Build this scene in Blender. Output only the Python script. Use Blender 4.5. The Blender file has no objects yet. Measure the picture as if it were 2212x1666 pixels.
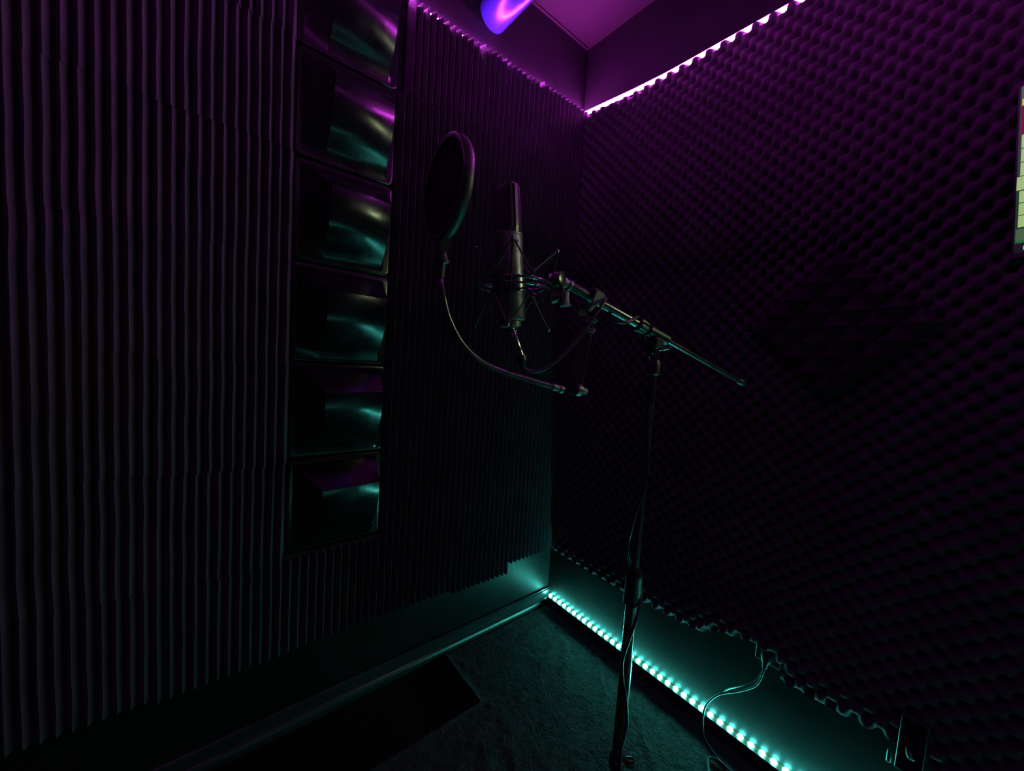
import bpy, math, random
from mathutils import Vector, Matrix
from mathutils import noise as mnoise

# ------------------------------------------------------------------ light and exposure
PINK = (0.86, 0.065, 0.98)
TEAL = (0.10, 1.0, 0.86)
E_PINK, E_PINK_BLOOM, E_PINK_ADDED, E_TEAL, E_SCREEN = 600.0, 26.0, 7600.0, 175.0, 1.0
SC = bpy.context.scene
COL = SC.collection
PI = math.pi
random.seed(4)

# ------------------------------------------------------------------ materials
MATS = {}
def mat(name, color, rough=0.6, metal=0.0, spec=0.5, noise_scale=0, noise_amt=0.0, bump=0.0, bump_scale=60,
        rough_var=0.0, sheen=0.0, coat=0.0, detail=4.0):
    m = bpy.data.materials.new(name); m.use_nodes = True
    nt = m.node_tree; b = nt.nodes['Principled BSDF']
    b.inputs['Base Color'].default_value = (*color, 1)
    b.inputs['Roughness'].default_value = rough
    b.inputs['Metallic'].default_value = metal
    b.inputs['Specular IOR Level'].default_value = spec
    if sheen:
        b.inputs['Sheen Weight'].default_value = sheen
        b.inputs['Sheen Roughness'].default_value = 0.5
    if coat:
        b.inputs['Coat Weight'].default_value = coat
        b.inputs['Coat Roughness'].default_value = 0.12
    tc = nt.nodes.new('ShaderNodeTexCoord')
    if noise_scale:
        n = nt.nodes.new('ShaderNodeTexNoise'); n.inputs['Scale'].default_value = noise_scale
        n.inputs['Detail'].default_value = detail
        nt.links.new(tc.outputs['Object'], n.inputs['Vector'])
        r = nt.nodes.new('ShaderNodeValToRGB')
        lo = tuple(max(0, c * (1 - noise_amt)) for c in color); hi = tuple(c * (1 + noise_amt) for c in color)
        r.color_ramp.elements[0].color = (*lo, 1); r.color_ramp.elements[1].color = (*hi, 1)
        r.color_ramp.elements[0].position = 0.3; r.color_ramp.elements[1].position = 0.7
        nt.links.new(n.outputs['Fac'], r.inputs['Fac']); nt.links.new(r.outputs['Color'], b.inputs['Base Color'])
        if rough_var:
            mp = nt.nodes.new('ShaderNodeMapRange')
            mp.inputs['From Min'].default_value = 0.3; mp.inputs['From Max'].default_value = 0.7
            mp.inputs['To Min'].default_value = max(0.02, rough - rough_var); mp.inputs['To Max'].default_value = rough + rough_var
            nt.links.new(n.outputs['Fac'], mp.inputs['Value']); nt.links.new(mp.outputs['Result'], b.inputs['Roughness'])
    if bump:
        n2 = nt.nodes.new('ShaderNodeTexNoise'); n2.inputs['Scale'].default_value = bump_scale; n2.inputs['Detail'].default_value = 5
        nt.links.new(tc.outputs['Object'], n2.inputs['Vector'])
        bp = nt.nodes.new('ShaderNodeBump'); bp.inputs['Strength'].default_value = bump; bp.inputs['Distance'].default_value = 0.004
        nt.links.new(n2.outputs['Fac'], bp.inputs['Height']); nt.links.new(bp.outputs['Normal'], b.inputs['Normal'])
    MATS[name] = m
    return m
def emit(name, color, strength):
    m = bpy.data.materials.new(name); m.use_nodes = True
    b = m.node_tree.nodes['Principled BSDF']
    b.inputs['Base Color'].default_value = (0.02, 0.02, 0.02, 1); b.inputs['Roughness'].default_value = 0.3
    b.inputs['Emission Color'].default_value = (*color, 1); b.inputs['Emission Strength'].default_value = strength
    MATS[name] = m
    return m

M_foam = mat('foam', (0.056, 0.050, 0.058), 0.95, spec=0.15, noise_scale=9, noise_amt=0.22, bump=0.5, bump_scale=420, sheen=0.12)
M_crate = mat('crate_foam', (0.076, 0.067, 0.078), 0.95, spec=0.15, noise_scale=6, noise_amt=0.2, bump=0.5, bump_scale=420, sheen=0.12)
M_pyr = mat('pyramid_foam', (0.040, 0.036, 0.042), 0.95, spec=0.12, noise_scale=9, noise_amt=0.2, bump=0.4, bump_scale=420)
M_gloss = mat('gloss_plastic', (0.006, 0.006, 0.007), 0.20, spec=0.5, noise_scale=14, noise_amt=0.3, bump=0.10, bump_scale=16, rough_var=0.06)
M_wall = mat('wall_paint', (0.0115, 0.0115, 0.0125), 0.40, spec=0.12, noise_scale=5, noise_amt=0.12, bump=0.05, bump_scale=150, rough_var=0.06)
M_ceil = mat('ceiling_paint', (0.030, 0.025, 0.026), 0.8, spec=0.2, noise_scale=4, noise_amt=0.06, bump=0.05, bump_scale=200)
M_base = mat('baseboard_paint', (0.028, 0.031, 0.034), 0.26, spec=0.5, noise_scale=8, noise_amt=0.15, bump=0.04, bump_scale=60)
M_floor = mat('floor_boards', (0.012, 0.012, 0.012), 0.5, spec=0.3, noise_scale=5, noise_amt=0.2)
M_metal = mat('black_metal', (0.030, 0.030, 0.032), 0.25, spec=0.8, coat=0.4, noise_scale=30, noise_amt=0.2, rough_var=0.05)
M_satin = mat('mic_paint', (0.19, 0.195, 0.185), 0.40, metal=0.75, spec=0.5, noise_scale=60, noise_amt=0.12, rough_var=0.04)
M_grille = mat('mic_grille', (0.010, 0.010, 0.011), 0.5, metal=0.5, noise_scale=500, noise_amt=0.5, bump=0.6, bump_scale=900)
M_frame = mat('mic_frame', (0.16, 0.17, 0.15), 0.3, metal=0.9, noise_scale=40, noise_amt=0.1)
M_chrome = mat('nickel', (0.55, 0.56, 0.52), 0.2, metal=1.0, noise_scale=60, noise_amt=0.1)
M_plastic = mat('black_plastic', (0.014, 0.014, 0.015), 0.4, spec=0.5, noise_scale=40, noise_amt=0.2, bump=0.05, bump_scale=300)
M_knob = mat('grey_plastic', (0.15, 0.16, 0.15), 0.42, spec=0.5, noise_scale=40, noise_amt=0.15)
M_rubber = mat('cable_rubber', (0.020, 0.020, 0.021), 0.38, spec=0.5, noise_scale=80, noise_amt=0.2)
M_elastic = mat('elastic_cord', (0.035, 0.033, 0.037), 0.5, noise_scale=300, noise_amt=0.3)
M_mesh = mat('nylon_mesh', (0.006, 0.005, 0.007), 0.9, spec=0.1, noise_scale=200, noise_amt=0.3)
M_rim = mat('pop_rim', (0.022, 0.021, 0.022), 0.42, spec=0.5, noise_scale=60, noise_amt=0.15)
M_pipe = mat('pipe_plastic', (0.020, 0.028, 0.170), 0.24, spec=0.5, noise_scale=6, noise_amt=0.06)
M_strip = mat('strip_tape', (0.055, 0.035, 0.020), 0.5, noise_scale=60, noise_amt=0.2)
M_carpet = mat('carpet', (0.050, 0.068, 0.065), 0.85, spec=0.2, noise_scale=45, noise_amt=0.35, bump=0.9, bump_scale=110, detail=6)
M_socket = mat('socket_plastic', (0.05, 0.055, 0.055), 0.3, spec=0.5, noise_scale=30, noise_amt=0.1)
E_pink = emit('led_pink', PINK, E_PINK)
E_pinkl = emit('led_pink_side', PINK, E_PINK * 3.4)
E_pinkb = emit('led_pink_added', PINK, E_PINK_ADDED)  # only for the magenta strips added out of view
E_bloom = emit('bloom_pink', PINK, E_PINK_BLOOM)  # glow standing in for lens bloom that merges the top LEDs
E_teal = emit('led_teal', TEAL, E_TEAL)

# ------------------------------------------------------------------ mesh helpers
class MB:
    def __init__(s): s.v = []; s.f = []; s.sm = []
    def add(s, vs, fs, smooth=True):
        o = len(s.v); s.v += [tuple(v) for v in vs]
        s.f += [tuple(i + o for i in f) for f in fs]; s.sm += [smooth] * len(fs)
        return s
    def box(s, c, size, rot=None, bev=0.0):
        c = Vector(c); hx, hy, hz = [a / 2 for a in size]
        bev = min(bev, hx * .9, hy * .9, hz * .9)
        R = rot.to_3x3() if rot is not None else Matrix.Identity(3)
        if bev <= 0:
            vs = [c + R @ Vector((x, y, z)) for x in (-hx, hx) for y in (-hy, hy) for z in (-hz, hz)]
            return s.add(vs, [(0, 1, 3, 2), (4, 6, 7, 5), (0, 4, 5, 1), (2, 3, 7, 6), (0, 2, 6, 4), (1, 5, 7, 3)], False)
        vs = []; ids = {}
        for sx in (-1, 1):
            for sy in (-1, 1):
                for sz in (-1, 1):
                    for ax in range(3):
                        p = [sx * (hx - bev), sy * (hy - bev), sz * (hz - bev)]
                        p[ax] += (sx, sy, sz)[ax] * bev
                        ids[(sx, sy, sz, ax)] = len(vs); vs.append(c + R @ Vector(p))
        fs = []
        for ax in range(3):
            a, b = [i for i in range(3) if i != ax]
            for sg in (-1, 1):
                q = []
                for (u, w) in ((-1, -1), (1, -1), (1, 1), (-1, 1)):
                    k = [0, 0, 0]; k[ax] = sg; k[a] = u; k[b] = w; q.append(ids[(*k, ax)])
                fs.append(tuple(q))
        for ax in range(3):
            a, b = [i for i in range(3) if i != ax]
            for u in (-1, 1):
                for w in (-1, 1):
                    k0 = [0, 0, 0]; k0[a] = u; k0[b] = w; k1 = list(k0); k0[ax] = -1; k1[ax] = 1
                    fs.append((ids[(*k0, a)], ids[(*k1, a)], ids[(*k1, b)], ids[(*k0, b)]))
        for sx in (-1, 1):
            for sy in (-1, 1):
                for sz in (-1, 1):
                    fs.append(tuple(ids[(sx, sy, sz, ax)] for ax in range(3)))
        return s.add(vs, fs, False)
    def tube(s, pts, r, n=12, cap=True, closed=False, smooth=True):
        pts = [Vector(p) for p in pts]; N = len(pts)
        rs = r if isinstance(r, (list, tuple)) else [r] * N
        vs = []; fs = []; prev = None
        for i, p in enumerate(pts):
            if closed: t = (pts[(i + 1) % N] - pts[i - 1])
            else: t = pts[min(i + 1, N - 1)] - pts[max(i - 1, 0)]
            t.normalize()
            if prev is None:
                a = Vector((0, 0, 1)) if abs(t.z) < .9 else Vector((1, 0, 0))
                u = t.cross(a).normalized()
            else:
                u = (prev - t * prev.dot(t)).normalized()
            prev = u; w = t.cross(u)
            for k in range(n):
                an = 2 * PI * k / n
                vs.append(p + (u * math.cos(an) + w * math.sin(an)) * rs[i])
        for i in range(N if closed else N - 1):
            j = (i + 1) % N
            for k in range(n):
                k2 = (k + 1) % n
                fs.append((i * n + k, i * n + k2, j * n + k2, j * n + k))
        if cap and not closed:
            fs.append(tuple(range(n))[::-1]); fs.append(tuple((N - 1) * n + k for k in range(n)))
        return s.add(vs, fs, smooth)
    def lathe(s, prof, o, axis, n=24, smooth=True):
        # prof: list of (radius, distance along axis)
        o = Vector(o); ax = Vector(axis).normalized()
        a = Vector((0, 0, 1)) if abs(ax.z) < .9 else Vector((1, 0, 0))
        u = ax.cross(a).normalized(); w = ax.cross(u)
        vs = []; fs = []
        for (r, h) in prof:
            for k in range(n):
                an = 2 * PI * k / n
                vs.append(o + ax * h + (u * math.cos(an) + w * math.sin(an)) * max(r, 1e-5))
        for i in range(len(prof) - 1):
            for k in range(n):
                k2 = (k + 1) % n
                fs.append((i * n + k, i * n + k2, (i + 1) * n + k2, (i + 1) * n + k))
        fs.append(tuple(range(n))[::-1]); fs.append(tuple((len(prof) - 1) * n + k for k in range(n)))
        return s.add(vs, fs, smooth)
    def prism(s, poly, d, smooth=False):
        # poly: list of 3d points of one face, d: extrusion vector
        n = len(poly); poly = [Vector(p) for p in poly]; d = Vector(d)
        vs = poly + [p + d for p in poly]
        fs = [tuple(range(n))[::-1], tuple(range(n, 2 * n))] + [(i, (i + 1) % n, n + (i + 1) % n, n + i) for i in range(n)]
        return s.add(vs, fs, smooth)
    def grid(s, P, nu, nv, smooth=True):
        fs = [(i * nv + j, i * nv + j + 1, (i + 1) * nv + j + 1, (i + 1) * nv + j) for i in range(nu - 1) for j in range(nv - 1)]
        return s.add(P, fs, smooth)
    def build(s, name, m, parent=None, loc=None, angle=40):
        me = bpy.data.meshes.new(name)
        o = bpy.data.objects.new(name, me); COL.objects.link(o)
        off = Vector(loc) if loc is not None else Vector((0, 0, 0))
        if parent is not None:
            off = parent.matrix_world.translation if parent.get('_w') is None else Vector(parent['_w'])
        me.from_pydata([tuple(Vector(v) - off) for v in s.v], [], s.f)
        import bmesh
        bm = bmesh.new(); bm.from_mesh(me); bmesh.ops.recalc_face_normals(bm, faces=bm.faces)
        bm.to_mesh(me); bm.free()
        me.polygons.foreach_set('use_smooth', s.sm)
        if any(s.sm):
            try: me.set_sharp_from_angle(angle=math.radians(angle))
            except Exception: pass
        me.materials.append(m)
        if parent is not None:
            o.parent = parent; o['_w'] = tuple(off)
        else:
            o.location = off; o['_w'] = tuple(off)
        return o

def tag(o, label, cat, group=None, kind=None):
    if label: o['label'] = label
    if cat: o['category'] = cat
    if group: o['group'] = group
    if kind: o['kind'] = kind
    return o
def thing(name, label, cat, loc, group=None):
    o = bpy.data.objects.new(name, None); COL.objects.link(o)
    o.location = loc; o.empty_display_size = 0.02; o['_w'] = tuple(loc)
    return tag(o, label, cat, group)
def struct(mb, name, m, loc=(0, 0, 0), label=None):
    o = mb.build(name, m, None, loc); o['kind'] = 'structure'
    if label: o['label'] = label
    return o
def spline(pts, n=12):
    pts = [Vector(p) for p in pts]; P = [pts[0] * 2 - pts[1]] + pts + [pts[-1] * 2 - pts[-2]]; out = []
    for i in range(1, len(P) - 2):
        for k in range(n):
            t = k / n; a, b, c, d = P[i - 1:i + 3]
            out.append(.5 * ((2 * b) + (c - a) * t + (2 * a - 5 * b + 4 * c - d) * t * t + (3 * b - a - 3 * c + d) * t ** 3))
    out.append(pts[-1]); return out
def lerp(a, b, t): return a + (b - a) * t
def interp(xs, ys, x):
    if x <= xs[0]: return ys[0]
    for i in range(1, len(xs)):
        if x <= xs[i]: return lerp(ys[i - 1], ys[i], (x - xs[i - 1]) / (xs[i] - xs[i - 1]))
    return ys[-1]

# ------------------------------------------------------------------ camera
cam = bpy.data.cameras.new('camera'); co = bpy.data.objects.new('camera', cam); COL.objects.link(co)
cam.sensor_fit = 'HORIZONTAL'; cam.sensor_width = 36.0; cam.lens = 36.0 * 819.1677 / 2212.0; cam.clip_start = 0.01
rx = Vector((0.6260041768924519, 0.7770323368583283, 0.0658750179483032))
ry = Vector((0.09661984972890629, 0.006538939986238418, -0.995299877877125))
rz = Vector((-0.7738109427706275, 0.6294267151466817, -0.07098334387791824))
mw = Matrix.Identity(4)
for i in range(3):
    mw[i][0] = rx[i]; mw[i][1] = -ry[i]; mw[i][2] = -rz[i]
mw.translation = (1.34795, -1.43573, 1.28659)
co.matrix_world = mw
SC.camera = co

# ------------------------------------------------------------------ room shell
RX, RY, H = 2.2, -2.2, 2.80
T = 0.08
struct(MB().box((RX / 2, RY / 2, -T / 2), (RX + 2 * T, -RY + 2 * T, T)), 'floor', M_floor, (RX / 2, RY / 2, 0))
struct(MB().box((RX / 2, RY / 2, H + T / 2), (RX + 2 * T, -RY + 2 * T, T)), 'ceiling', M_ceil, (RX / 2, RY / 2, H))
struct(MB().box((-T / 2, RY / 2, H / 2), (T, -RY + 2 * T, H)), 'wall_left', M_wall, (0, RY / 2, 0))
struct(MB().box((RX / 2, T / 2, H / 2), (RX, T, H)), 'wall_right', M_wall, (RX / 2, 0, 0))
struct(MB().box((RX + T / 2, RY / 2, H / 2), (T, -RY + 2 * T, H)), 'wall_far', M_wall, (RX, RY / 2, 0))
struct(MB().box((RX / 2, RY - T / 2, H / 2), (RX, T, H)), 'wall_back', M_wall, (RX / 2, RY, 0))
# moulded baseboard on the left wall, flat ledge baseboard on the right wall
prof = [(0.0, 0.0), (0.022, 0.0), (0.0235, 0.010), (0.022, 0.022), (0.018, 0.031), (0.0125, 0.036), (0.0125, 0.043),
        (0.0115, 0.050), (0.0115, 0.070), (0.0135, 0.073), (0.0135, 0.077), (0.0095, 0.080), (0.0095, 0.085), (0.0, 0.085)]
mb = MB().prism([(x, -0.0, z) for x, z in prof], (0, RY + 0.02, 0)); struct(mb, 'baseboard_left', M_base, (0.01, RY / 2, 0))
prof = [(0.0, 0.0), (-0.026, 0.0), (-0.026, 0.048), (-0.024, 0.050), (0.0, 0.050)]
mb = MB().prism([(0.024, y, z) for y, z in prof], (RX - 0.03, 0, 0)); struct(mb, 'baseboard_right', M_base, (RX / 2, -0.01, 0))
# narrow shadow-gap bead where the ceiling meets the left wall
mb = MB().box((0.005, RY / 2, H - 0.004), (0.010, -RY - .02, 0.008)); struct(mb, 'trim_1', M_ceil, (0.01, RY / 2, H - 0.012))

# ------------------------------------------------------------------ wedge foam tiles on the left wall
PITCH = 0.0254
def foam_tile(ya, zb, zt, n=12, seed=0, x0=0.0, r_bot=.0015, r_top=.0015):
    """n vertical wedges from y=ya (nearer the corner) towards -y, between heights zb and zt."""
    rnd = random.Random(seed); NZ = 24
    prof = []
    for k in range(n):
        y0 = -k * PITCH
        for (t, h) in ((0.0, 0.0), (0.06, 0.0021), (0.25, 0.0150), (0.43, 0.0288), (0.47, 0.0312), (0.5, 0.0318), (0.53, 0.0312),
                       (0.57, 0.0288), (0.75, 0.0150), (0.94, 0.0021)):
            prof.append((y0 - t * PITCH, 0.0130 + h, k))
    prof.append((-n * PITCH, 0.0130, n - 1))
    P = []
    ph = [(rnd.uniform(0, 6.3), rnd.uniform(0.6, 1.5), rnd.uniform(-.0006, .0006)) for _ in range(n)]
    nv = len(prof)
    off = rnd.uniform(-.0008, .0008)
    ends = [0, .0010, .0026, .0050, .0090]
    zl = [zb + d for d in ends] + [lerp(zb + .0090, zt - .0090, i / 15) for i in range(1, 15)] + [zt - d for d in ends[::-1]]
    assert len(zl) == NZ
    for i in range(NZ):
        z = zl[i]; t = (z - zb) / (zt - zb)
        rnd_ = r_bot * (1 - min(1, (z - zb) / .0090)) ** 2 + r_top * (1 - min(1, (zt - z) / .0090)) ** 2
        for (y, x, k) in prof:
            wob = (mnoise.noise(Vector((k * 0.23 + seed * 7.1, z * 9.0, seed)))) * 0.0022 * min(1, (x - 0.0130) / 0.018)
            e = rnd_ * (.55 + .45 * (x - .0130) / .031)
            P.append((x0 + x - e, ya + y + wob + off, z))
    mb = MB().grid(P, NZ, nv)
    # flat back and closed rim
    b0 = len(mb.v)
    back = [(x0 + 0.001, ya + off, zb), (x0 + 0.001, ya - n * PITCH + off, zb), (x0 + 0.001, ya - n * PITCH + off, zt), (x0 + 0.001, ya + off, zt)]
    mb.v += back
    top = [(NZ - 1) * nv + j for j in range(nv)]; bot = list(range(nv))
    mb.f.append(tuple(bot + [b0 + 1, b0])); mb.sm.append(False)
    mb.f.append(tuple(top[::-1] + [b0 + 3, b0 + 2])); mb.sm.append(False)
    mb.f.append(tuple([b0, b0 + 3] + [i * nv for i in range(NZ)][::-1])); mb.sm.append(False)
    mb.f.append(tuple([b0 + 2, b0 + 1] + [i * nv + nv - 1 for i in range(NZ)])); mb.sm.append(False)
    mb.f.append((b0, b0 + 1, b0 + 2, b0 + 3)); mb.sm.append(False)
    return mb
ORD = ['lowest', 'second lowest', 'third lowest', 'middle', 'third highest', 'second highest', 'topmost']
cols = [  # y of the corner side, bottom, top, column phrase
    (-0.0110, 0.3210, 2.4900, 'in the column against the corner'),
    (-0.3169, 0.2770, 2.4765, 'two columns right of the glossy panels'),
    (-0.6263, 0.2960, 2.4690, 'in the column right beside the glossy panels'),
    (-1.2370, 0.2950, 2.4700, 'in the column just left of the glossy panels'),
    (-1.5420, 0.3070, 2.4800, 'in the far left column of the wall')]
sd = 0
for ci, (ya, zb, zt, phrase) in enumerate(cols):
    hgt = (zt - zb) / 7
    for k in range(7):
        sd += 1; nw = 11 if ci == 2 and k == 6 else 12
        a = zb + k * hgt; b = zb + (k + 1) * hgt - 0.0004
        rr = random.Random(100 + sd)
        yj = ya + rr.uniform(-.0016, .0016)
        if k and ci == 0: yj += 0.0005 * k
        o = foam_tile(yj, a, b, nw, sd, 0.0, .003 if k == 0 else .0006, .0060 if k == 6 else .0006).build('acoustic_foam_tile', M_foam, None, (0.0, ya - 0.152, a))
        tag(o, f'ridged foam tile, {ORD[k]} {phrase}', 'foam tile', 'wedge foam tiles on the left wall')
sd += 1
o = foam_tile(-0.9315, 0.300, 0.6060, 12, sd).build('acoustic_foam_tile', M_foam, None, (0.0, -1.07, 0.30))
tag(o, 'charcoal ridged foam wall tile under the lowest glossy black panel', 'foam tile', 'wedge foam tiles on the left wall')

# ------------------------------------------------------------------ glossy offset-pyramid diffuser panels
def diffuser(zb, zt, seed):
    """glossy moulded panel: rounded flange, a ridge near the top, and a face that curves back from the ridge down to the flange"""
    ya, yb = -0.9325, -1.2355          # right edge, left edge
    R = 0.016; XF = 0.014; g = 0.0015
    def rrect(y0, y1, z0, z1, r, x, n=5):
        pts = []
        for (cy, cz, a0) in ((y1 - r, z1 - r, 0), (y0 + r, z1 - r, 90), (y0 + r, z0 + r, 180), (y1 - r, z0 + r, 270)):
            for i in range(n + 1):
                a = math.radians(a0 + 90 * i / n); pts.append((x, cy + r * math.cos(a), cz + r * math.sin(a)))
        return pts
    loops = [rrect(yb + g, ya - g, zb + g, zt - g, R, 0.001), rrect(yb + g, ya - g, zb + g, zt - g, R, XF - 0.005),
             rrect(yb + g + .0015, ya - g - .0015, zb + g + .0015, zt - g - .0015, R, XF - 0.0015),
             rrect(yb + g + .005, ya - g - .005, zb + g + .005, zt - g - .005, R - .003, XF),
             rrect(yb + .014, ya - .014, zb + .012, zt - .014, R - .006, XF)]
    n = len(loops[0]); mb = MB(); vs = [p for l in loops for p in l]; fs = []
    for i in range(len(loops) - 1):
        for k in range(n):
            fs.append((i * n + k, i * n + (k + 1) % n, (i + 1) * n + (k + 1) % n, (i + 1) * n + k))
    fs.append(tuple((len(loops) - 1) * n + k for k in range(n)))
    mb.add(vs, fs, True)
    fl, fr = -1.150, -0.9680           # ridge ends
    zr, z0 = zt - 0.087, zb + 0.0135   # ridge height, foot of the curved face
    xl, xr = 0.104, 0.090
    NU, NV = 34, 17
    th = [math.radians(interp([0, .8, 1], [1, -60, -22], i / (NU - 1))) for i in range(NU)]
    acc = [0.0]
    for i in range(1, NU): acc.append(acc[-1] + math.tan((th[i] + th[i - 1]) / 2))
    drop = -acc[-1]
    P = []
    for i in range(NU):
        s = i / (NU - 1); z = lerp(zr, z0, s)
        shape = 1 + acc[i] / drop      # 1 at the ridge, 0 at the foot
        for j in range(NV):
            t = j / (NV - 1)
            x = XF + (lerp(xl, xr, t) - XF + 0.0055 * 4 * t * (1 - t)) * shape
            x += 0.0011 * mnoise.noise(Vector((t * 2.2, s * 2.6, seed * 3.3))) * min(1, 6 * s, 6 * (1 - s))
            P.append((x, lerp(fl, fr, t), z))
    mb.grid(P, NU, NV)
    # slope above the ridge, with a small rounded lip
    fo = [(XF, lerp(yb + .017, fr + .009, j / (NV - 1)), zt - .016) for j in range(NV)]
    top = P[:NV]
    mid = [tuple(Vector(a) * .93 + Vector(b) * .07) for a, b in zip(top, fo)]
    mb.add([(a[0] + .0008, a[1], a[2]) for a in top] + [(m[0] + .0022, m[1], m[2]) for m in mid] + fo,
           [(r * NV + j, r * NV + j + 1, (r + 1) * NV + j + 1, (r + 1) * NV + j) for r in range(2) for j in range(NV - 1)], True)
    # left and right slopes down to the flange
    for (jj, yf) in ((0, yb + .017), (NV - 1, fr + .009)):
        edge = [P[i * NV + jj] for i in range(NU)]
        foot = [(XF, yf, lerp(zt - .016, z0, i / (NU - 1))) for i in range(NU)]
        lip = [((e[0] * .94 + f[0] * .06) + .0012 * min(1, (e[0] - XF) * 40), e[1] * .94 + f[1] * .06, e[2] * .94 + f[2] * .06) for e, f in zip(edge, foot)]
        mb.add(edge + lip + foot, [(r * NU + i, r * NU + i + 1, (r + 1) * NU + i + 1, (r + 1) * NU + i) for r in range(2) for i in range(NU - 1)], True)
    return mb
zs = [0.6140, 0.9250, 1.2330, 1.5410, 1.8470, 2.1600, 2.4720]
DN = ['lowest of the stack, nearly black', 'second from the bottom, faint teal streak', 'third from the bottom, teal streak across the middle',
      'third from the top, purple edge and teal glow', 'second from the top, purple slope above a bright teal band', 'topmost of the stack, cut by the picture edge']
for k in range(6):
    o = diffuser(zs[k], zs[k + 1], k + 1).build('diffuser_panel', M_gloss, None, (0.0, -1.073, zs[k]), angle=50)
    tag(o, f'glossy black raised wall panel, {DN[k]}', 'wall panel', 'glossy black diffuser panels')

# ------------------------------------------------------------------ egg-crate foam sheets on the right wall
def crate_sheet(x0, x1, bot, top, seed, curl=None):
    EP = 0.05; nx = int(round((x1 - x0) / (EP / 10))) + 1; nz = 432
    P = []
    for i in range(nx):
        x = lerp(x0, x1, i / (nx - 1)); zb, zt = bot(x), top(x)
        for j in range(nz):
            z = min(max(lerp(0.312, 2.474, j / (nz - 1)), zb), zt)
            w = mnoise.noise(Vector((x * 2.3, z * 2.1, seed))) * 0.004
            a = math.cos(2 * PI * (x - 0.868 + w + .025) / EP) * math.cos(2 * PI * (z - 2.36 + w) / EP)
            a = 1 - (1 - (a + 1) / 2) ** 2.1
            h = 0.0050 + 0.0360 * a + 0.0012 * mnoise.noise(Vector((x * 30, z * 30, seed)))
            lift = curl(x, z) if curl else 0.0
            P.append((x, -(h + lift), z))
    mb = MB().grid(P, nx, nz)
    B = []
    for i in range(nx):
        x = lerp(x0, x1, i / (nx - 1))
        for z in (bot(x), top(x)):
            B.append((x, -0.0015 - (curl(x, z) if curl else 0.0), z))
    b0 = len(mb.v); mb.v += B
    for i in range(nx - 1):
        mb.f.append((i * nz, (i + 1) * nz, b0 + 2 * (i + 1), b0 + 2 * i)); mb.sm.append(False)
        mb.f.append((i * nz + nz - 1, b0 + 2 * i + 1, b0 + 2 * (i + 1) + 1, (i + 1) * nz + nz - 1)); mb.sm.append(False)
        mb.f.append((b0 + 2 * i, b0 + 2 * (i + 1), b0 + 2 * (i + 1) + 1, b0 + 2 * i + 1)); mb.sm.append(False)
    mb.f.append(tuple([j for j in range(nz)] + [b0 + 1, b0])); mb.sm.append(False)
    e = (nx - 1) * nz
    mb.f.append(tuple([e + j for j in range(nz)][::-1] + [b0 + 2 * (nx - 1), b0 + 2 * (nx - 1) + 1])); mb.sm.append(False)
    return mb
bot1 = lambda x: interp([0.04, 0.31, 0.47, 0.73, 0.81, 0.86, 0.92, 0.97, 1.0, 1.042], [0.317, 0.316, 0.326, 0.336, 0.350, 0.385, 0.405, 0.424, 0.418, 0.395], x)
top1 = lambda x: 2.437 + 0.034 * max(0.0, 1 - x / 0.3)
curl1 = lambda x, z: 0.020 * max(0, 1 - abs(x - 0.97) / 0.12) * max(0, 1 - (z - 0.40) / 0.12)
o = crate_sheet(0.046, 1.0446, bot1, top1, 3.0, curl1).build('egg_crate_foam_sheet', M_crate, None, (0.54, 0, 0.32))
tag(o, 'charcoal egg-crate foam sheet from the room corner to the power socket, purple lit at top', 'foam sheet', 'egg-crate foam sheets on the right wall')
bot2 = lambda x: interp([1.045, 1.17, 1.30, 1.301, 1.352, 1.353, 2.0], [0.340, 0.347, 0.360, 0.452, 0.452, 0.345, 0.345], x)
o = crate_sheet(1.045, 2.04, bot2, lambda x: 2.437, 5.0).build('egg_crate_foam_sheet', M_crate, None, (1.54, 0, 0.34))
tag(o, 'charcoal egg-crate foam sheet behind the wall monitor, running out of the picture', 'foam sheet', 'egg-crate foam sheets on the right wall')

# square pyramid foam tile hung as a diamond
def pyramid_tile(cx, cz, half, rot, n=5):
    mb = MB(); c, s = math.cos(rot), math.sin(rot)
    def W(u, v, d): return (cx + u * c - v * s, d, cz + u * s + v * c)
    st = 2 * half / n; y0 = -0.055; y1 = -0.088
    for i in range(n):
        for j in range(n):
            u = -half + i * st; v = -half + j * st; t = st * .06
            q = [W(u, v, y0), W(u + st, v, y0), W(u + st, v + st, y0), W(u, v + st, y0)]
            m = (u + st / 2, v + st / 2)
            p = [W(m[0] - t, m[1] - t, y1), W(m[0] + t, m[1] - t, y1), W(m[0] + t, m[1] + t, y1), W(m[0] - t, m[1] + t, y1)]
            mb.add(q + p, [(0, 1, 5, 4), (1, 2, 6, 5), (2, 3, 7, 6), (3, 0, 4, 7), (4, 5, 6, 7)], False)
    f = [W(-half, -half, y0), W(half, -half, y0), W(half, half, y0), W(-half, half, y0)]
    b = [W(-half, -half, -.0445), W(half, -half, -.0445), W(half, half, -.0445), W(-half, half, -.0445)]
    mb.add(f + b, [(0, 1, 5, 4), (1, 2, 6, 5), (2, 3, 7, 6), (3, 0, 4, 7), (4, 7, 6, 5)], False)
    return mb
o = pyramid_tile(1.070, 1.435, 0.150, math.radians(47)).build('pyramid_foam_tile', M_pyr, None, (1.07, -0.04, 1.435))
tag(o, 'dark pyramid foam square hung as a diamond on the egg-crate wall', 'foam tile')

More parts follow.
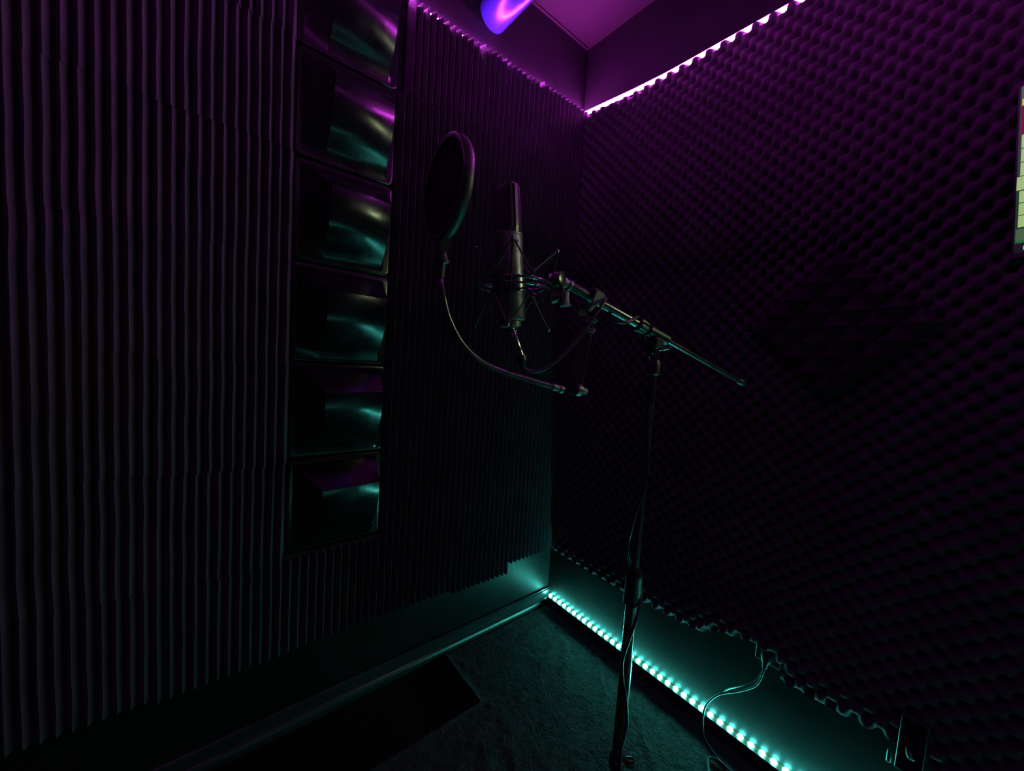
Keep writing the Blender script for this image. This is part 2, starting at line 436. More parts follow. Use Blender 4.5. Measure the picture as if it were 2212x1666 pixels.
# ------------------------------------------------------------------ LED strips
def dome(c, nrm, r, fl, n=10):
    mb = MB(); prof = [(r, 0.0), (r * .97, r * fl * .3), (r * .8, r * fl * .65), (r * .5, r * fl * .88), (r * .02, r * fl)]
    return mb.lathe(prof, c, nrm, n)
def led_strip(name, label, pos, nrm, count, pitch, r, em, tape, bloom=None, fl=.35):
    root = thing(name, label, 'led strip', pos(0))
    tw = max(.005, r * 1.12, .0112 if bloom is not None else 0); tape_mb = MB(); N = 40; L = (count - 1) * pitch
    pts = [Vector(pos(L * i / N)) for i in range(N + 1)]
    nv = Vector(nrm).normalized()
    t = (pts[-1] - pts[0]).normalized(); w = t.cross(nv)
    vs = []; fs = []
    for p in pts:
        for (a, b) in ((-tw, -.0016), (tw, -.0016), (tw, 0), (-tw, 0)):
            vs.append(p + w * a + nv * b)
    for i in range(N):
        for k in range(4):
            fs.append((4 * i + k, 4 * i + (k + 1) % 4, 4 * i + 4 + (k + 1) % 4, 4 * i + 4 + k))
    fs += [(0, 1, 2, 3), (4 * N, 4 * N + 3, 4 * N + 2, 4 * N + 1)]
    tape_mb.add(vs, fs, False).build('tape', tape, root)
    if bloom is not None:  # glowing band imitating the bloom between LEDs
        MB().add([p + w * a + nv * b for p in pts for (a, b) in ((-.0105, .0002), (.0105, .0002), (.0095, .0022), (-.0095, .0022))],
                 [(4 * i + k, 4 * i + (k + 1) % 4, 4 * i + 4 + (k + 1) % 4, 4 * i + 4 + k) for i in range(N) for k in range(4)] + [(0, 1, 2, 3), (4 * N, 4 * N + 3, 4 * N + 2, 4 * N + 1)], False).build('bloom_band', bloom, root)
    proto = None
    for i in range(count):
        p = Vector(pos(i * pitch))
        if proto is None:
            proto = dome(p + nv * .0004, nrm, r, fl).build('led', em, root); p0 = p
        else:
            c = proto.copy(); COL.objects.link(c); c.parent = root; c.location = p - p0
    return root
zt_r = lambda x: interp([0.0, 0.04, 0.3, 0.45, 0.9, 3], [2.496, 2.492, 2.466, 2.456, 2.451, 2.451], x)
led_strip('led_strip', 'magenta LED strip glowing along the top edge of the egg-crate wall', lambda s: (0.022 + s, -0.008, zt_r(0.022 + s)),
          (0, -1, -0.05), 62, 0.0328, 0.0100, E_pink, M_strip, E_bloom)
led_strip('led_strip', 'magenta LED strip tucked behind the ridged foam tiles along the left wall top', lambda s: (0.006, -0.04 - s, interp([0, .325, .34, .64, .65, 3], [2.4945, 2.4945, 2.481, 2.481, 2.4775, 2.4775], 0.04 + s)),
          (1, 0, 0.5), 62, 0.0328, 0.0042, E_pinkl, M_strip)
led_strip('led_strip', 'teal-white LED strip shining on top of the baseboard below the egg-crate wall', lambda s: (0.032 + s, -0.0096, 0.0532),
          (0, -0.35, 1), 50, 0.0328, 0.0090, E_teal, M_strip, None, .5)

led_strip('led_strip', 'added unseen magenta LED strip high on the wall behind the viewer', lambda s: (1.35 + s, RY + 0.006, 2.48),
          (0, 0.35, 0.94), 24, 0.0328, 0.0060, E_pinkb, M_strip, None, .0)  # added out of view to light the egg-crate foam from the front
led_strip('led_strip', 'added unseen magenta LED strip high on the far wall beyond the monitor', lambda s: (RX - 0.006, -0.10 - s, 2.48),
          (-0.35, 0, 0.94), 60, 0.0328, 0.0014, E_pinkb, M_strip, None, .0)  # added out of view as weak frontal fill for the left wall

led_strip('led_strip', 'added unseen teal LED strip low on the far wall beyond the monitor', lambda s: (RX - 0.0115, -0.10 - s, 0.0535),
          (-0.5, 0, 0.87), 40, 0.0328, 0.0032, E_teal, M_strip, None, .2)  # added out of view to put teal glints on the lower foam bumps

# ------------------------------------------------------------------ round pipe through the left wall near the ceiling
root = thing('duct_pipe', 'smooth violet-blue round pipe coming out of the left wall under the ceiling', 'pipe', (0.0, -0.56, 2.63))
mb = MB(); n = 48
def ring(x, r): return [(x, -0.560 + r * math.cos(2 * PI * k / n), 2.630 + r * math.sin(2 * PI * k / n)) for k in range(n)]
loops = [ring(0.0005, .056), ring(0.0005, .060), ring(0.55, .060), ring(1.25, .060), ring(1.25, .056), ring(0.0006, .056)]
vs = [p for l in loops for p in l]
fs = [(i * n + k, i * n + (k + 1) % n, (i + 1) * n + (k + 1) % n, (i + 1) * n + k) for i in range(len(loops) - 1) for k in range(n)]
mb.add(vs, fs, True).build('pipe_wall', M_pipe, root)

# ------------------------------------------------------------------ carpet
def inside_notch(x, y): return x < 0.300 and y < -0.632
mb = MB(); step = 0.0085; x0, x1, y0, y1 = 0.030, 2.15, -2.15, -0.030
NX = int((x1 - x0) / step) + 1; NY = int((y1 - y0) / step) + 1
P = {}; vs = []; fs = []
xs = [x0 + (x1 - x0) * i / (NX - 1) for i in range(NX)]; ys = [y0 + (y1 - y0) * j / (NY - 1) for j in range(NY)]
ix = min(range(NX), key=lambda i: abs(xs[i] - 0.300)); xs[ix] = 0.300
jy = min(range(NY), key=lambda j: abs(ys[j] + 0.632)); ys[jy] = -0.632
for i in range(NX):
    for j in range(NY):
        if i < ix and j < jy: continue
        x, y = xs[i], ys[j]
        v = Vector((x, y, 0))
        h = 0.0085 + 0.0012 * mnoise.noise(v * 55) + 0.0009 * mnoise.noise(v * 120) + 0.0012 * mnoise.noise(v * 14)
        cr = abs(mnoise.noise(Vector((x * 7 + y * 4, y * 3 - x * 2, 2.0))))       # creases
        h += 0.0035 * max(0, 1 - cr * 9) * max(0, mnoise.noise(v * 3.0 + Vector((5, 1, 0))) + .35)
        e = min(abs(x - x0), abs(y1 - y)) if True else 0
        lip = 0.0
        if j >= jy and i <= ix: lip = max(0, 1 - (y - ys[jy]) / 0.02) * 0.004
        if i >= ix and j <= jy: lip = max(lip, max(0, 1 - (x - xs[ix]) / 0.02) * 0.0025)
        P[(i, j)] = len(vs); vs.append((x, y, h + lip))
for i in range(NX - 1):
    for j in range(NY - 1):
        q = [(i, j), (i + 1, j), (i + 1, j + 1), (i, j + 1)]
        if all(k in P for k in q): fs.append(tuple(P[k] for k in q))
def skirt(seq):
    for a, b in zip(seq[:-1], seq[1:]):
        va, vb = vs[P[a]], vs[P[b]]; o = len(vs)
        vs.append((va[0], va[1], 0.0006)); vs.append((vb[0], vb[1], 0.0006)); fs.append((P[a], P[b], o + 1, o))
skirt([(i, jy) for i in range(0, ix + 1)]); skirt([(ix, j) for j in range(0, jy + 1)])
skirt([(i, NY - 1) for i in range(NX)]); skirt([(0, j) for j in range(jy, NY)])
o = mb.add(vs, fs, True).build('carpet', M_carpet, None, (1.1, -1.2, 0), angle=60)
tag(o, 'dark crumpled carpet lying on the floor with a square corner cut out', 'carpet')

# ------------------------------------------------------------------ power socket, plug and cord
root = thing('wall_socket', 'dark power socket plate half hidden under the curled foam edge', 'socket', (1.0, 0, 0.40))
MB().box((1.000, -0.0045, 0.398), (0.072, 0.009, 0.092), bev=0.003).build('plate', M_socket, root)
MB().lathe([(0.020, 0), (0.020, 0.004), (0.017, 0.005), (0.001, 0.005)], (1.000, -0.009, 0.392), (0, -1, 0), 20).build('socket_face', M_socket, root)
root = thing('power_cord', 'thin dark power cord hanging from the socket over the LED strip to the carpet', 'cord', (0.999, -0.02, 0.385))
MB().lathe([(0.0165, 0), (0.018, 0.004), (0.0175, 0.016), (0.013, 0.030), (0.0085, 0.036), (0.0075, 0.046), (0.005, 0.050)], (1.000, -0.0130, 0.394), (0.05, -0.60, -0.80), 18).build('plug', M_plastic, root)
cp = [(1.0015, -0.040, 0.362), (1.001, -0.047, 0.338), (0.986, -0.044, 0.285), (0.940, -0.036, 0.226), (0.880, -0.034, 0.166), (0.846, -0.038, 0.105),
      (0.842, -0.046, 0.058), (0.862, -0.075, 0.018), (0.905, -0.100, 0.0130), (0.945, -0.120, 0.0125), (0.985, -0.150, 0.0125), (1.02, -0.20, 0.0125), (1.01, -0.26, 0.0125),
      (0.96, -0.24, 0.0125), (0.925, -0.18, 0.0125), (0.905, -0.135, 0.0135), (0.935, -0.118, 0.0185), (1.01, -0.130, 0.0125), (1.10, -0.170, 0.0125), (1.19, -0.26, 0.0125), (1.27, -0.29, 0.0125), (1.36, -0.24, 0.0125), (1.44, -0.15, 0.0125)]
MB().tube(spline(cp, 10), 0.0034, 10).build('cord', M_rubber, root)
cp2 = [(0.9985, -0.040, 0.362), (0.996, -0.045, 0.335), (0.979, -0.040, 0.292), (0.935, -0.030, 0.236), (0.900, -0.012, 0.19), (0.885, -0.006, 0.165)]
MB().tube(spline(cp2, 10), 0.0026, 8).build('earth_wire', M_rubber, root)
# second outlet: open box in a cut-out of the second sheet
root = thing('junction_box', 'black wall box in a cut-out of the egg-crate foam at the bottom right', 'box', (1.327, 0, 0.36))
mb = MB()
for (c, s) in (((1.3045, -.022, .375), (.004, .044, .140)), ((1.3485, -.022, .375), (.004, .044, .140)), ((1.3265, -.022, .447), (.048, .044, .004)), ((1.3265, -.022, .303), (.048, .044, .004))):
    mb.box(c, s, bev=.001)
mb.box((1.3265, -.004, .375), (.044, .006, .140)); mb.build('housing', M_socket, root)
MB().tube(spline([(1.322, -.012, .385), (1.322, -.040, .372), (1.326, -.046, .352), (1.338, -.034, .343)], 6), .006, 10).build('lead', M_rubber, root)
MB().box((1.291, -.030, .312), (.010, .010, .034), bev=.002).build('latch', M_knob, root)

# ------------------------------------------------------------------ wall monitor at the right edge
EM = {}
def em(n, c, k=1.0): EM[n] = emit('screen_' + n, c, E_SCREEN * k); return EM[n]
em('list', (0.33, 0.47, 0.19)); em('header', (0.06, 0.10, 0.06)); em('amber', (0.50, 0.46, 0.08))
em('red', (0.17, 0.003, 0.015)); em('bar', (0.06, 0.11, 0.05)); em('green', (0.005, .12, .03)); em('task', (0.002, .006, .005)); em('cyan', (0.02, .62, .55))
em('glyph', (0.62, .72, .60)); em('edge', (0.008, .035, .015)); em('body', (0.80, 1.0, 0.52), 11.0)  # body: boosted glow for the unseen part of the screen
SCW, SCH = 0.62, 0.360
roll = math.radians(4.0)
mon_o = Vector((1.3525, -0.066, 1.765))     # middle of the left screen edge
def S(u, v, d=0.0):   # u right from the left screen edge, v up from the middle, d out of the screen
    return Vector((mon_o.x + u * math.cos(roll) - v * math.sin(roll) * 1.0, mon_o.y - d, mon_o.z + u * math.sin(roll) + v * math.cos(roll)))
root = thing('monitor', 'lit monitor on the right wall, only its left edge in view', 'monitor', tuple(S(SCW / 2, 0)))
def slab(u0, u1, v0, v1, d0, d1): return MB().prism([S(u0, v0, d0), S(u1, v0, d0), S(u1, v1, d0), S(u0, v1, d0)], (0, -(d1 - d0), 0))
mb = slab(-.0030, SCW + .0045, -SCH / 2 - .010, SCH / 2 + .004, -.018, -.0015)
for (a, b, c, d) in ((-.0030, -.0, -SCH / 2 - .010, SCH / 2 + .004), (SCW, SCW + .0045, -SCH / 2 - .010, SCH / 2 + .004), (0, SCW, SCH / 2, SCH / 2 + .004), (0, SCW, -SCH / 2 - .010, -SCH / 2)):
    mm = slab(a, b, c, d, -.0015, .0015); mb.add(mm.v, mm.f, False)
mb.build('bezel', M_plastic, root)
disp = slab(0, SCW, -SCH / 2, SCH / 2, -.0015, -.0005).build('display', EM['edge'], root)
def area(nm, u0, u1, y0, y1, m, d=0.0002):   # y0, y1: fractions of the height measured from the top
    return slab(u0, u1, SCH / 2 - y1 * SCH, SCH / 2 - y0 * SCH, -.0004, d).build(nm, m, disp)
area('header_bar', .0015, SCW, .0, .070, EM['header']); area('amber_row', .0025, .30, .075, .115, EM['amber'])
area('red_row', .0028, SCW, .122, .285, EM['red'])
for k in range(3): area('list_row', .004, .16, .291 + k * .083, .291 + k * .083 + .078, EM['list'])
area('selected_row', -.0002, .16, .540, .620, EM['list'])
for k in range(3): area('list_row', .004, .16, .627 + k * .074, .627 + k * .074 + .069, EM['list'])
area('unseen_fill_area', .165, SCW, .291, .845, EM['body'])  # screen part out of view, brightened to light the microphone
area('status_bar', .0015, SCW, .855, .925, EM['bar']); area('green_line', .001, SCW, .926, .938, EM['green']); area('task_bar', .0, SCW, .940, 1.0, EM['task'])
c = S(.0205, SCH / 2 - .970 * SCH, .0006)
MB().tube([c + Vector((math.cos(2 * PI * k / 28), 0, math.sin(2 * PI * k / 28))) * .0075 for k in range(28)], .0016, 6, closed=True).build('icon_ring', EM['cyan'], disp)
for (u, yy) in ((.014, .09), (.013, .165), (.012, .25), (.010, .33), (.010, .41), (.010, .49), (.012, .59), (.013, .68), (.013, .75), (.015, .89)):
    area('text_mark', u, u + .006, yy - .006, yy + .006, EM['glyph'] if yy > .3 else EM['amber'], .0006)
MB().box(tuple(S(SCW / 2, 0, -.025) + Vector((0, .012, 0))), (.10, .045, .10), bev=.004).build('wall_bracket', M_metal, root)

# ------------------------------------------------------------------ microphone
Hc = Vector((0.8885, -1.0661, 1.4017))                      # centre of the shock-mount hoop on the mic axis
top_pt = Vector((0.8700, -1.0857, 1.5421)); bot_pt = Vector((0.8815, -1.0684, 1.3440))
AX = (top_pt - bot_pt).normalized(); LM = (top_pt - bot_pt).length
F = Vector((0, -1, 0)); F = (F - AX * F.dot(AX)).normalized(); S_ = AX.cross(F).normalized()     # front, side
def mp(a, f=0.0, s=0.0): return bot_pt + AX * a + F * f + S_ * s
MR = 0.0235
root = thing('microphone', 'black large-diaphragm studio microphone held upright in the wire shock mount', 'microphone', tuple(bot_pt))
hb = LM - 0.070           # start of the head
MB().lathe([(MR * .80, 0), (MR * .96, .0015), (MR, .004), (MR, hb - .030), (MR * .97, hb - .0295), (MR * .97, hb - .0285), (MR, hb - .028), (MR, hb - .0035), (MR * 1.03, hb - .003), (MR * 1.03, hb), (MR * .5, hb)],
           bot_pt, AX, 40).build('body', M_satin, root)
# wedge-topped mesh head
def head_section(a, sx, sy, n=28, p=3.2):
    out = []
    for k in range(n):
        t = 2 * PI * k / n; c, s = math.cos(t), math.sin(t)
        out.append((math.copysign(abs(c) ** (2 / p), c) * sx, math.copysign(abs(s) ** (2 / p), s) * sy))
    return out
mb = MB(); vs = []; n = 28
secs = [(hb, .0190, .0215), (hb + .003, .0150, .0238), (hb + .008, .0135, .0242), (hb + .062, .0128, .0242), (hb + .0675, .0122, .0236), (hb + .0693, .0108, .0222), (hb + .070, .0085, .0200)]
for (a, sf, ss) in secs:
    for (u, w) in head_section(a, sf, ss, n, 4.5): vs.append(mp(a, u, w))
fs = [(i * n + k, i * n + (k + 1) % n, (i + 1) * n + (k + 1) % n, (i + 1) * n + k) for i in range(len(secs) - 1) for k in range(n)]
fs.append(tuple((len(secs) - 1) * n + k for k in range(n)))
mb.add(vs, fs, True).build('grille', M_grille, root)
for sg in (-1, 1):
    pts = [mp(hb, 0, sg * .0236), mp(hb + .008, 0, sg * .0250), mp(hb + .062, 0, sg * .0250), mp(hb + .0682, 0, sg * .0242), mp(hb + .0708, 0, sg * .0205), mp(hb + .0710, 0, 0)]
    vs = []
    for q in pts:
        for (df, dn) in ((-.0030, -.0006), (.0030, -.0006), (.0026, .0008), (-.0026, .0008)):
            vs.append(q + F * df + (S_ * sg if (q - bot_pt).dot(AX) < hb + .069 else AX) * dn)
    fs = [(4 * i + k, 4 * i + (k + 1) % 4, 4 * i + 4 + (k + 1) % 4, 4 * i + 4 + k) for i in range(len(pts) - 1) for k in range(4)] + [(0, 1, 2, 3), tuple(4 * len(pts) - 4 + k for k in range(4))]
    MB().add(vs, fs, False).build('side_bar', M_frame, root)
    MB().lathe([(.0022, 0), (.0022, .0016), (.0012, .0026)], mp(hb - .014, 0, sg * MR * .99), S_ * sg, 10).build('screw', M_chrome, root)
MB().lathe([(.0125, 0), (.0170, .001), (.0170, .008), (.0150, .009)], mp(-.0090), AX, 28).build('base_ring', M_satin, root)
MB().lathe([(.0040, 0), (.0045, .001), (.0040, .003)], mp(.088, MR * .99, -.004), F, 10).build('pad_switch', M_chrome, root)

# ------------------------------------------------------------------ shock mount
root = thing('shock_mount', 'black wire spider shock mount gripping the microphone body', 'shock mount', tuple(Hc))
a0 = (Hc - bot_pt).dot(AX) - .002; HR = 0.0560
AX2 = Matrix.Rotation(math.radians(6), 3, rz) @ AX; F2 = (F - AX2 * F.dot(AX2)).normalized(); S2 = AX2.cross(F2).normalized()
Hc2 = bot_pt + AX * a0 + rx * .008
def hp(ang, r, da=0.0): return Hc2 + AX2 * da + F2 * (math.cos(ang) * r) + S2 * (math.sin(ang) * r)
def hq(ang, r, da=0.0): return mp(a0 + da, math.cos(ang) * r, math.sin(ang) * r)
K = 64
MB().tube([hp(2 * PI * k / K, HR, .0035) for k in range(K)], .0019, 8, closed=True).build('outer_hoop', M_metal, root)
MB().tube([hp(2 * PI * k / K, HR * .99, -.0050) for k in range(K)], .0016, 8, closed=True).build('outer_hoop', M_metal, root)
mb = MB(); n = 40; vs = []
for (r, da) in ((MR + .0006, -.012), (MR + .0034, -.012), (MR + .0034, .012), (MR + .0006, .012)):
    vs += [hq(2 * PI * k / n, r, da) for k in range(n)]
fs = [(i * n + k, i * n + (k + 1) % n, ((i + 1) % 4) * n + (k + 1) % n, ((i + 1) % 4) * n + k) for i in range(4) for k in range(n)]
mb.add(vs, fs, True).build('inner_ring', M_metal, root)
view_ang = [math.radians(x) for x in (-46, 46, 134, 224)]
for an in view_ang:
    rt, rb = HR + .0065, HR + .0015
    pt, pb = hp(an, rt, .054), hp(an, rb, -.065)
    MB().tube([pt, hp(an, HR + .002, .004), hp(an, HR + .0015, -.005), pb], .0017, 8).build('rod', M_metal, root)
    for q in (pt, pb):
        sgn = 1 if q is pt else -1
        MB().lathe([(.0016, -.003), (.0028, -.002), (.0028, .001), (.0012, .0026)], q, AX * sgn, 10).build('rod_tip', M_chrome, root)
    for da in (.4, -.4):
        i1 = hp(an + PI / 4 * (1 if da > 0 else -1), MR + .016, .014); i2 = hp(an + PI / 4 * (1 if da > 0 else -1), MR + .016, -.014)
        MB().tube([pt, lerp(pt, i1, .5), i1], .0014, 7).build('elastic', M_elastic, root)
        MB().tube([pb, lerp(pb, i2, .5), i2], .0014, 7).build('elastic', M_elastic, root)
for an in [a + PI / 4 for a in view_ang]:
    for da in (.010, -.010):
        q = hq(an, MR + .002, da); e = hp(an, MR + .0185, da * 1.2)
        MB().tube(spline([q, hq(an, MR + .010, da * .9), e, hp(an, MR + .018, da * 2.0), hp(an, MR + .0125, da * 2.1)], 5), .0013, 7).build('hook', M_metal, root)
MB().tube(spline([mp(.012, -.010, -.020), mp(.004, -.020, -.034), mp(.006, -.020, -.052), mp(.012, -.016, -.058)], 6), .0014, 7).build('latch_wire', M_metal, root)
# swivel between the hoop and the boom
A0 = Vector((0.8998, -0.9742, 1.4172)); BD = (Vector((0.9309, -0.7419, 1.3489)) - A0).normalized()
sw = Vector((0.8965, -0.9875, 1.4205))
hoop_pt = hp(math.radians(186), HR, 0)
MB().tube([hoop_pt, lerp(hoop_pt, sw, .6), sw], [.0035, .005, .006], 12).build('swivel_arm', M_metal, root)
SD = (rx * .80 + rz * -.60).normalized()
MB().lathe([(.0085, -.011), (.0118, -.010), (.0122, -.002), (.0105, -.0008), (.0105, .0008), (.0122, .002), (.0118, .010), (.0085, .011)], sw, SD, 28).build('swivel_joint', M_metal, root)
kn = Vector((0.9056, -0.9785, 1.4001)); kd = ry * 1.0 + rx * .05
mb = MB(); n = 24; vs = []; prof = [(.0080, 0.0), (.0086, .0010), (.0072, .008), (.0068, .013), (.0078, .019), (.0092, .0225), (.0060, .0228)]
kd.normalize(); ku = kd.cross(rz).normalized(); kw = kd.cross(ku)
for i, (r, h) in enumerate(prof):
    for k in range(n):
        t = 2 * PI * k / n; rr = r * (1 + .10 * math.cos(3 * t) * (i / 6))
        vs.append(kn + kd * h + (ku * math.cos(t) + kw * math.sin(t)) * rr)
fs = [(i * n + k, i * n + (k + 1) % n, (i + 1) * n + (k + 1) % n, (i + 1) * n + k) for i in range(len(prof) - 1) for k in range(n)] + [tuple(range(n)), tuple((len(prof) - 1) * n + k for k in range(n))]
mb.add(vs, fs, True).build('thumb_knob', M_knob, root)
MB().lathe([(.0030, 0), (.0085, .004), (.0105, .018), (.0075, .021)], Vector((0.9029, -0.9826, 1.3937)), -rx + ry * .25, 20).build('clamp_cone', M_metal, root)
MB().tube([sw, kn + kd * .004], .0045, 12).build('swivel_post', M_metal, root)

# ------------------------------------------------------------------ boom stand
PX, PY = 0.9425, -0.7520
piv = Vector((PX, PY, 1.338))
root = thing('microphone_stand', 'black tripod boom stand carrying the microphone, boom sloping down to the right', 'microphone stand', (PX, PY, 0))
Bend = Vector((0.9234, -0.7766, 1.3629)); Cend = Vector((0.9950, -0.4424, 1.2633))
bd = (Cend - A0).normalized()
def bp(t): return A0 + bd * t
LB = (Cend - A0).length
tp = (piv - A0).dot(bd)
MB().tube([bp(.012), bp(tp - .035)], .0080, 20).build('boom', M_metal, root)
MB().lathe([(.0060, 0), (.0078, .001), (.0078, .008), (.0066, .009), (.0066, .012), (.0088, .013), (.0088, .018), (.0070, .019)], bp(-.004), bd, 20).build('thread_collar', M_satin, root)
mb = MB(); n = 28; vs = []; prof = [(.0086, 0), (.0125, .002), (.0130, .010), (.0118, .022), (.0092, .026)]
ud = bd.cross(Vector((0, 0, 1))).normalized(); wd = bd.cross(ud)
for i, (r, h) in enumerate(prof):
    for k in range(n):
        rr = r * (1 + (.07 if k % 2 else -.03))
        t = 2 * PI * k / n; vs.append(bp(tp - .058 + h) + (ud * math.cos(t) + wd * math.sin(t)) * rr)
fs = [(i * n + k, i * n + (k + 1) % n, (i + 1) * n + (k + 1) % n, (i + 1) * n + k) for i in range(len(prof) - 1) for k in range(n)] + [tuple(range(n)), tuple((len(prof) - 1) * n + k for k in range(n))]
mb.add(vs, fs, False).build('boom_clutch', M_plastic, root)
MB().tube([bp(tp - .034), bp(LB - .022)], .0052, 16).build('counter_rod', M_metal, root)
MB().lathe([(.0054, 0), (.0070, .002), (.0074, .020), (.0060, .025), (.001, .026)], bp(LB - .024), bd, 18).build('end_cap', M_rubber, root)
mb = MB()
mb.lathe([(.0085, -.028), (.0112, -.027), (.0112, .030), (.0085, .031)], bp(tp), bd, 20)
mb.box(tuple(bp(tp) + Vector((0, 0, -.016))), (.020, .030, .024), bev=.003)
mb.build('boom_saddle', M_plastic, root)
MB().lathe([(.0105, 0), (.0145, .002), (.0145, .012), (.0105, .014)], bp(tp) + ud * -.007 + Vector((0, 0, -.024)), ud, 24).build('pivot_disc', M_plastic, root)
hk = bp(tp) + Vector((0, 0, -.030)); hd = (rx * .80 + rz * -.5 - ry * .1).normalized()
mb = MB().tube([hk, hk + hd * .026], .0032, 10)
e = hk + hd * .026; td = (rx * .75 - ry * .10 + rz * .6).normalized(); td = (td - hd * td.dot(hd)).normalized()
mb.tube([e - td * .014, e + td * .014], .0026, 8); mb.build('tilt_handle', M_chrome, root)
ht = piv.z - .032
MB().tube([(PX, PY, .80), (PX, PY, ht)], .0082, 20).build('upper_tube', M_metal, root)
MB().lathe([(.0095, 0), (.0130, .003), (.0130, .022), (.0100, .030)], (PX, PY, ht - .034), (0, 0, 1), 20).build('pivot_base', M_plastic, root)
MB().lathe([(.0125, 0), (.0168, .004), (.0172, .010), (.0160, .060), (.0168, .064), (.0150, .072), (.0105, .080)], (PX, PY, .800), (0, 0, 1), 24).build('height_clutch', M_plastic, root)
MB().tube([(PX, PY, .09), (PX, PY, .802)], .0118, 24).build('lower_tube', M_metal, root)
MB().lathe([(.014, 0), (.021, .003), (.022, .030), (.018, .045), (.0125, .050)], (PX, PY, .300), (0, 0, 1), 24).build('leg_hub', M_plastic, root)
MB().lathe([(.013, 0), (.018, .002), (.018, .020), (.013, .022)], (PX, PY, .135), (0, 0, 1), 20).build('brace_hub', M_plastic, root)
kp = Vector((PX, PY, .452))
MB().lathe([(.013, 0), (.0165, .002), (.0165, .020), (.013, .022)], (PX, PY, .440), (0, 0, 1), 20).build('lock_collar', M_plastic, root)
MB().lathe([(.003, 0), (.003, .010), (.0095, .012), (.0100, .024), (.0070, .028)], kp + rx * .008, (rx + ry * .15).normalized(), 16).build('lock_knob', M_plastic, root)
for k in range(3):
    a = math.radians(-45 + 120 * k); d = Vector((math.cos(a), math.sin(a), 0))
    base = Vector((PX, PY, 0))
    lg = MB().tube([base + d * .020 + Vector((0, 0, .318)), base + d * .335 + Vector((0, 0, .022))], .0085, 14).build('leg', M_metal, root)
    MB().tube([base + d * .310 + Vector((0, 0, .0455)), base + d * .352 + Vector((0, 0, .0140 + .010))], [.0105, .0115], 12).build('foot_cap', M_rubber, lg)
    MB().tube([base + d * .016 + Vector((0, 0, .146)), base + d * .150 + Vector((0, 0, .196))], .0045, 8).build('brace', M_metal, root)

# ------------------------------------------------------------------ pop filter with gooseneck and clamp
pc = Vector((0.8656, -1.1821, 1.5097)); pn = Vector((-0.07, -1.0, 0.02)).normalized()
pu = Vector((0, 0, 1)); pu = (pu - pn * pu.dot(pn)).normalized(); ps = pn.cross(pu)
PR = 0.0675
root = thing('pop_filter', 'round black pop filter on a gooseneck clamped to the boom, beside the microphone', 'pop filter', tuple(pc))
n = 72; vs = []
rim = [(PR - .0060, -.0065), (PR - .0010, -.0075), (PR + .0010, -.0060), (PR + .0016, 0), (PR + .0010, .0060), (PR - .0010, .0075), (PR - .0060, .0065), (PR - .0075, 0)]
for (r, d) in rim:
    for k in range(n):
        t = 2 * PI * k / n; vs.append(pc + (ps * math.cos(t) + pu * math.sin(t)) * r + pn * d)
m_ = len(rim)
fs = [(i * n + k, i * n + (k + 1) % n, ((i + 1) % m_) * n + (k + 1) % n, ((i + 1) % m_) * n + k) for i in range(m_) for k in range(n)]
MB().add(vs, fs, True).build('hoop', M_rim, root, angle=60)
for d in (.0030, -.0030):
    vs = [pc + pn * d] + [pc + (ps * math.cos(2 * PI * k / n) + pu * math.sin(2 * PI * k / n)) * (PR - .0060) + pn * d for k in range(n)]
    MB().add(vs, [(0, 1 + k, 1 + (k + 1) % n) for k in range(n)], False).build('mesh_screen', M_mesh, root)
b0 = pc - pu * (PR - .001)
MB().prism([b0 + ps * .014 + pu * .004 + pn * .006, b0 - ps * .014 + pu * .004 + pn * .006, b0 - ps * .0085 - pu * .018 + pn * .006, b0 + ps * .0085 - pu * .018 + pn * .006], pn * -.012).build('hoop_socket', M_plastic, root)
MB().tube([b0 - pu * .016, b0 - pu * .052], [.0085, .0070], 14).build('gooseneck_ferrule', M_plastic, root)
nut = b0 - pu * .024 + (rx * .6 - rz * .8) * .0065
mb = MB()
for k in range(5): mb.lathe([(.0042, k * .0022), (.0048, k * .0022 + .0006), (.0048, k * .0022 + .0014), (.0042, k * .0022 + .002)], nut, rx * .35 + ry, 12)
mb.build('wing_screw', M_knob, root)
g0 = b0 - pu * .051
gp = [g0, Vector((0.8727, -1.1817, 1.3657)), Vector((0.8738, -1.1710, 1.3353)), Vector((0.8765, -1.1478, 1.3016)), Vector((0.8812, -1.1130, 1.2767)), Vector((0.8886, -1.0690, 1.2625)), Vector((0.8992, -1.0191, 1.2511)), Vector((0.9107, -0.9743, 1.2410))]
sp = spline(gp, 16); rs = [.0042 + .0005 * (i % 2) for i in range(len(sp))]
MB().tube(sp, rs, 10).build('gooseneck', M_metal, root)
ge = sp[-1]; gd = (sp[-1] - sp[-3]).normalized()
MB().lathe([(.0042, 0), (.0058, .001), (.0058, .010), (.0048, .011), (.0048, .014), (.0064, .015), (.0064, .022), (.0040, .023)], ge - gd * .018, gd, 16).build('gooseneck_end', M_satin, root)
arm_t, arm_b = Vector((0.9179, -0.9313, 1.3613)), Vector((0.9176, -0.9491, 1.2347))
ad = (arm_t - arm_b).normalized()
arm_m = Matrix((rx, (ad.cross(rx)).normalized(), ad)).transposed()
MB().box(tuple(lerp(arm_b, arm_t, .47)), (.024, .007, (arm_t - arm_b).length * .98), rot=arm_m, bev=.0015).build('clamp_arm', M_metal, root)
MB().lathe([(.0085, -.006), (.0105, -.004), (.0105, .004), (.0085, .006)], arm_b + ad * .006 + rx * .006, gd, 18).build('arm_bolt', M_satin, root)
MB().lathe([(.0060, 0), (.0060, .008), (.0045, .009)], arm_b + ad * .006 + rx * .008 + gd * .006, gd, 6, smooth=False).build('hex_nut', M_knob, root)
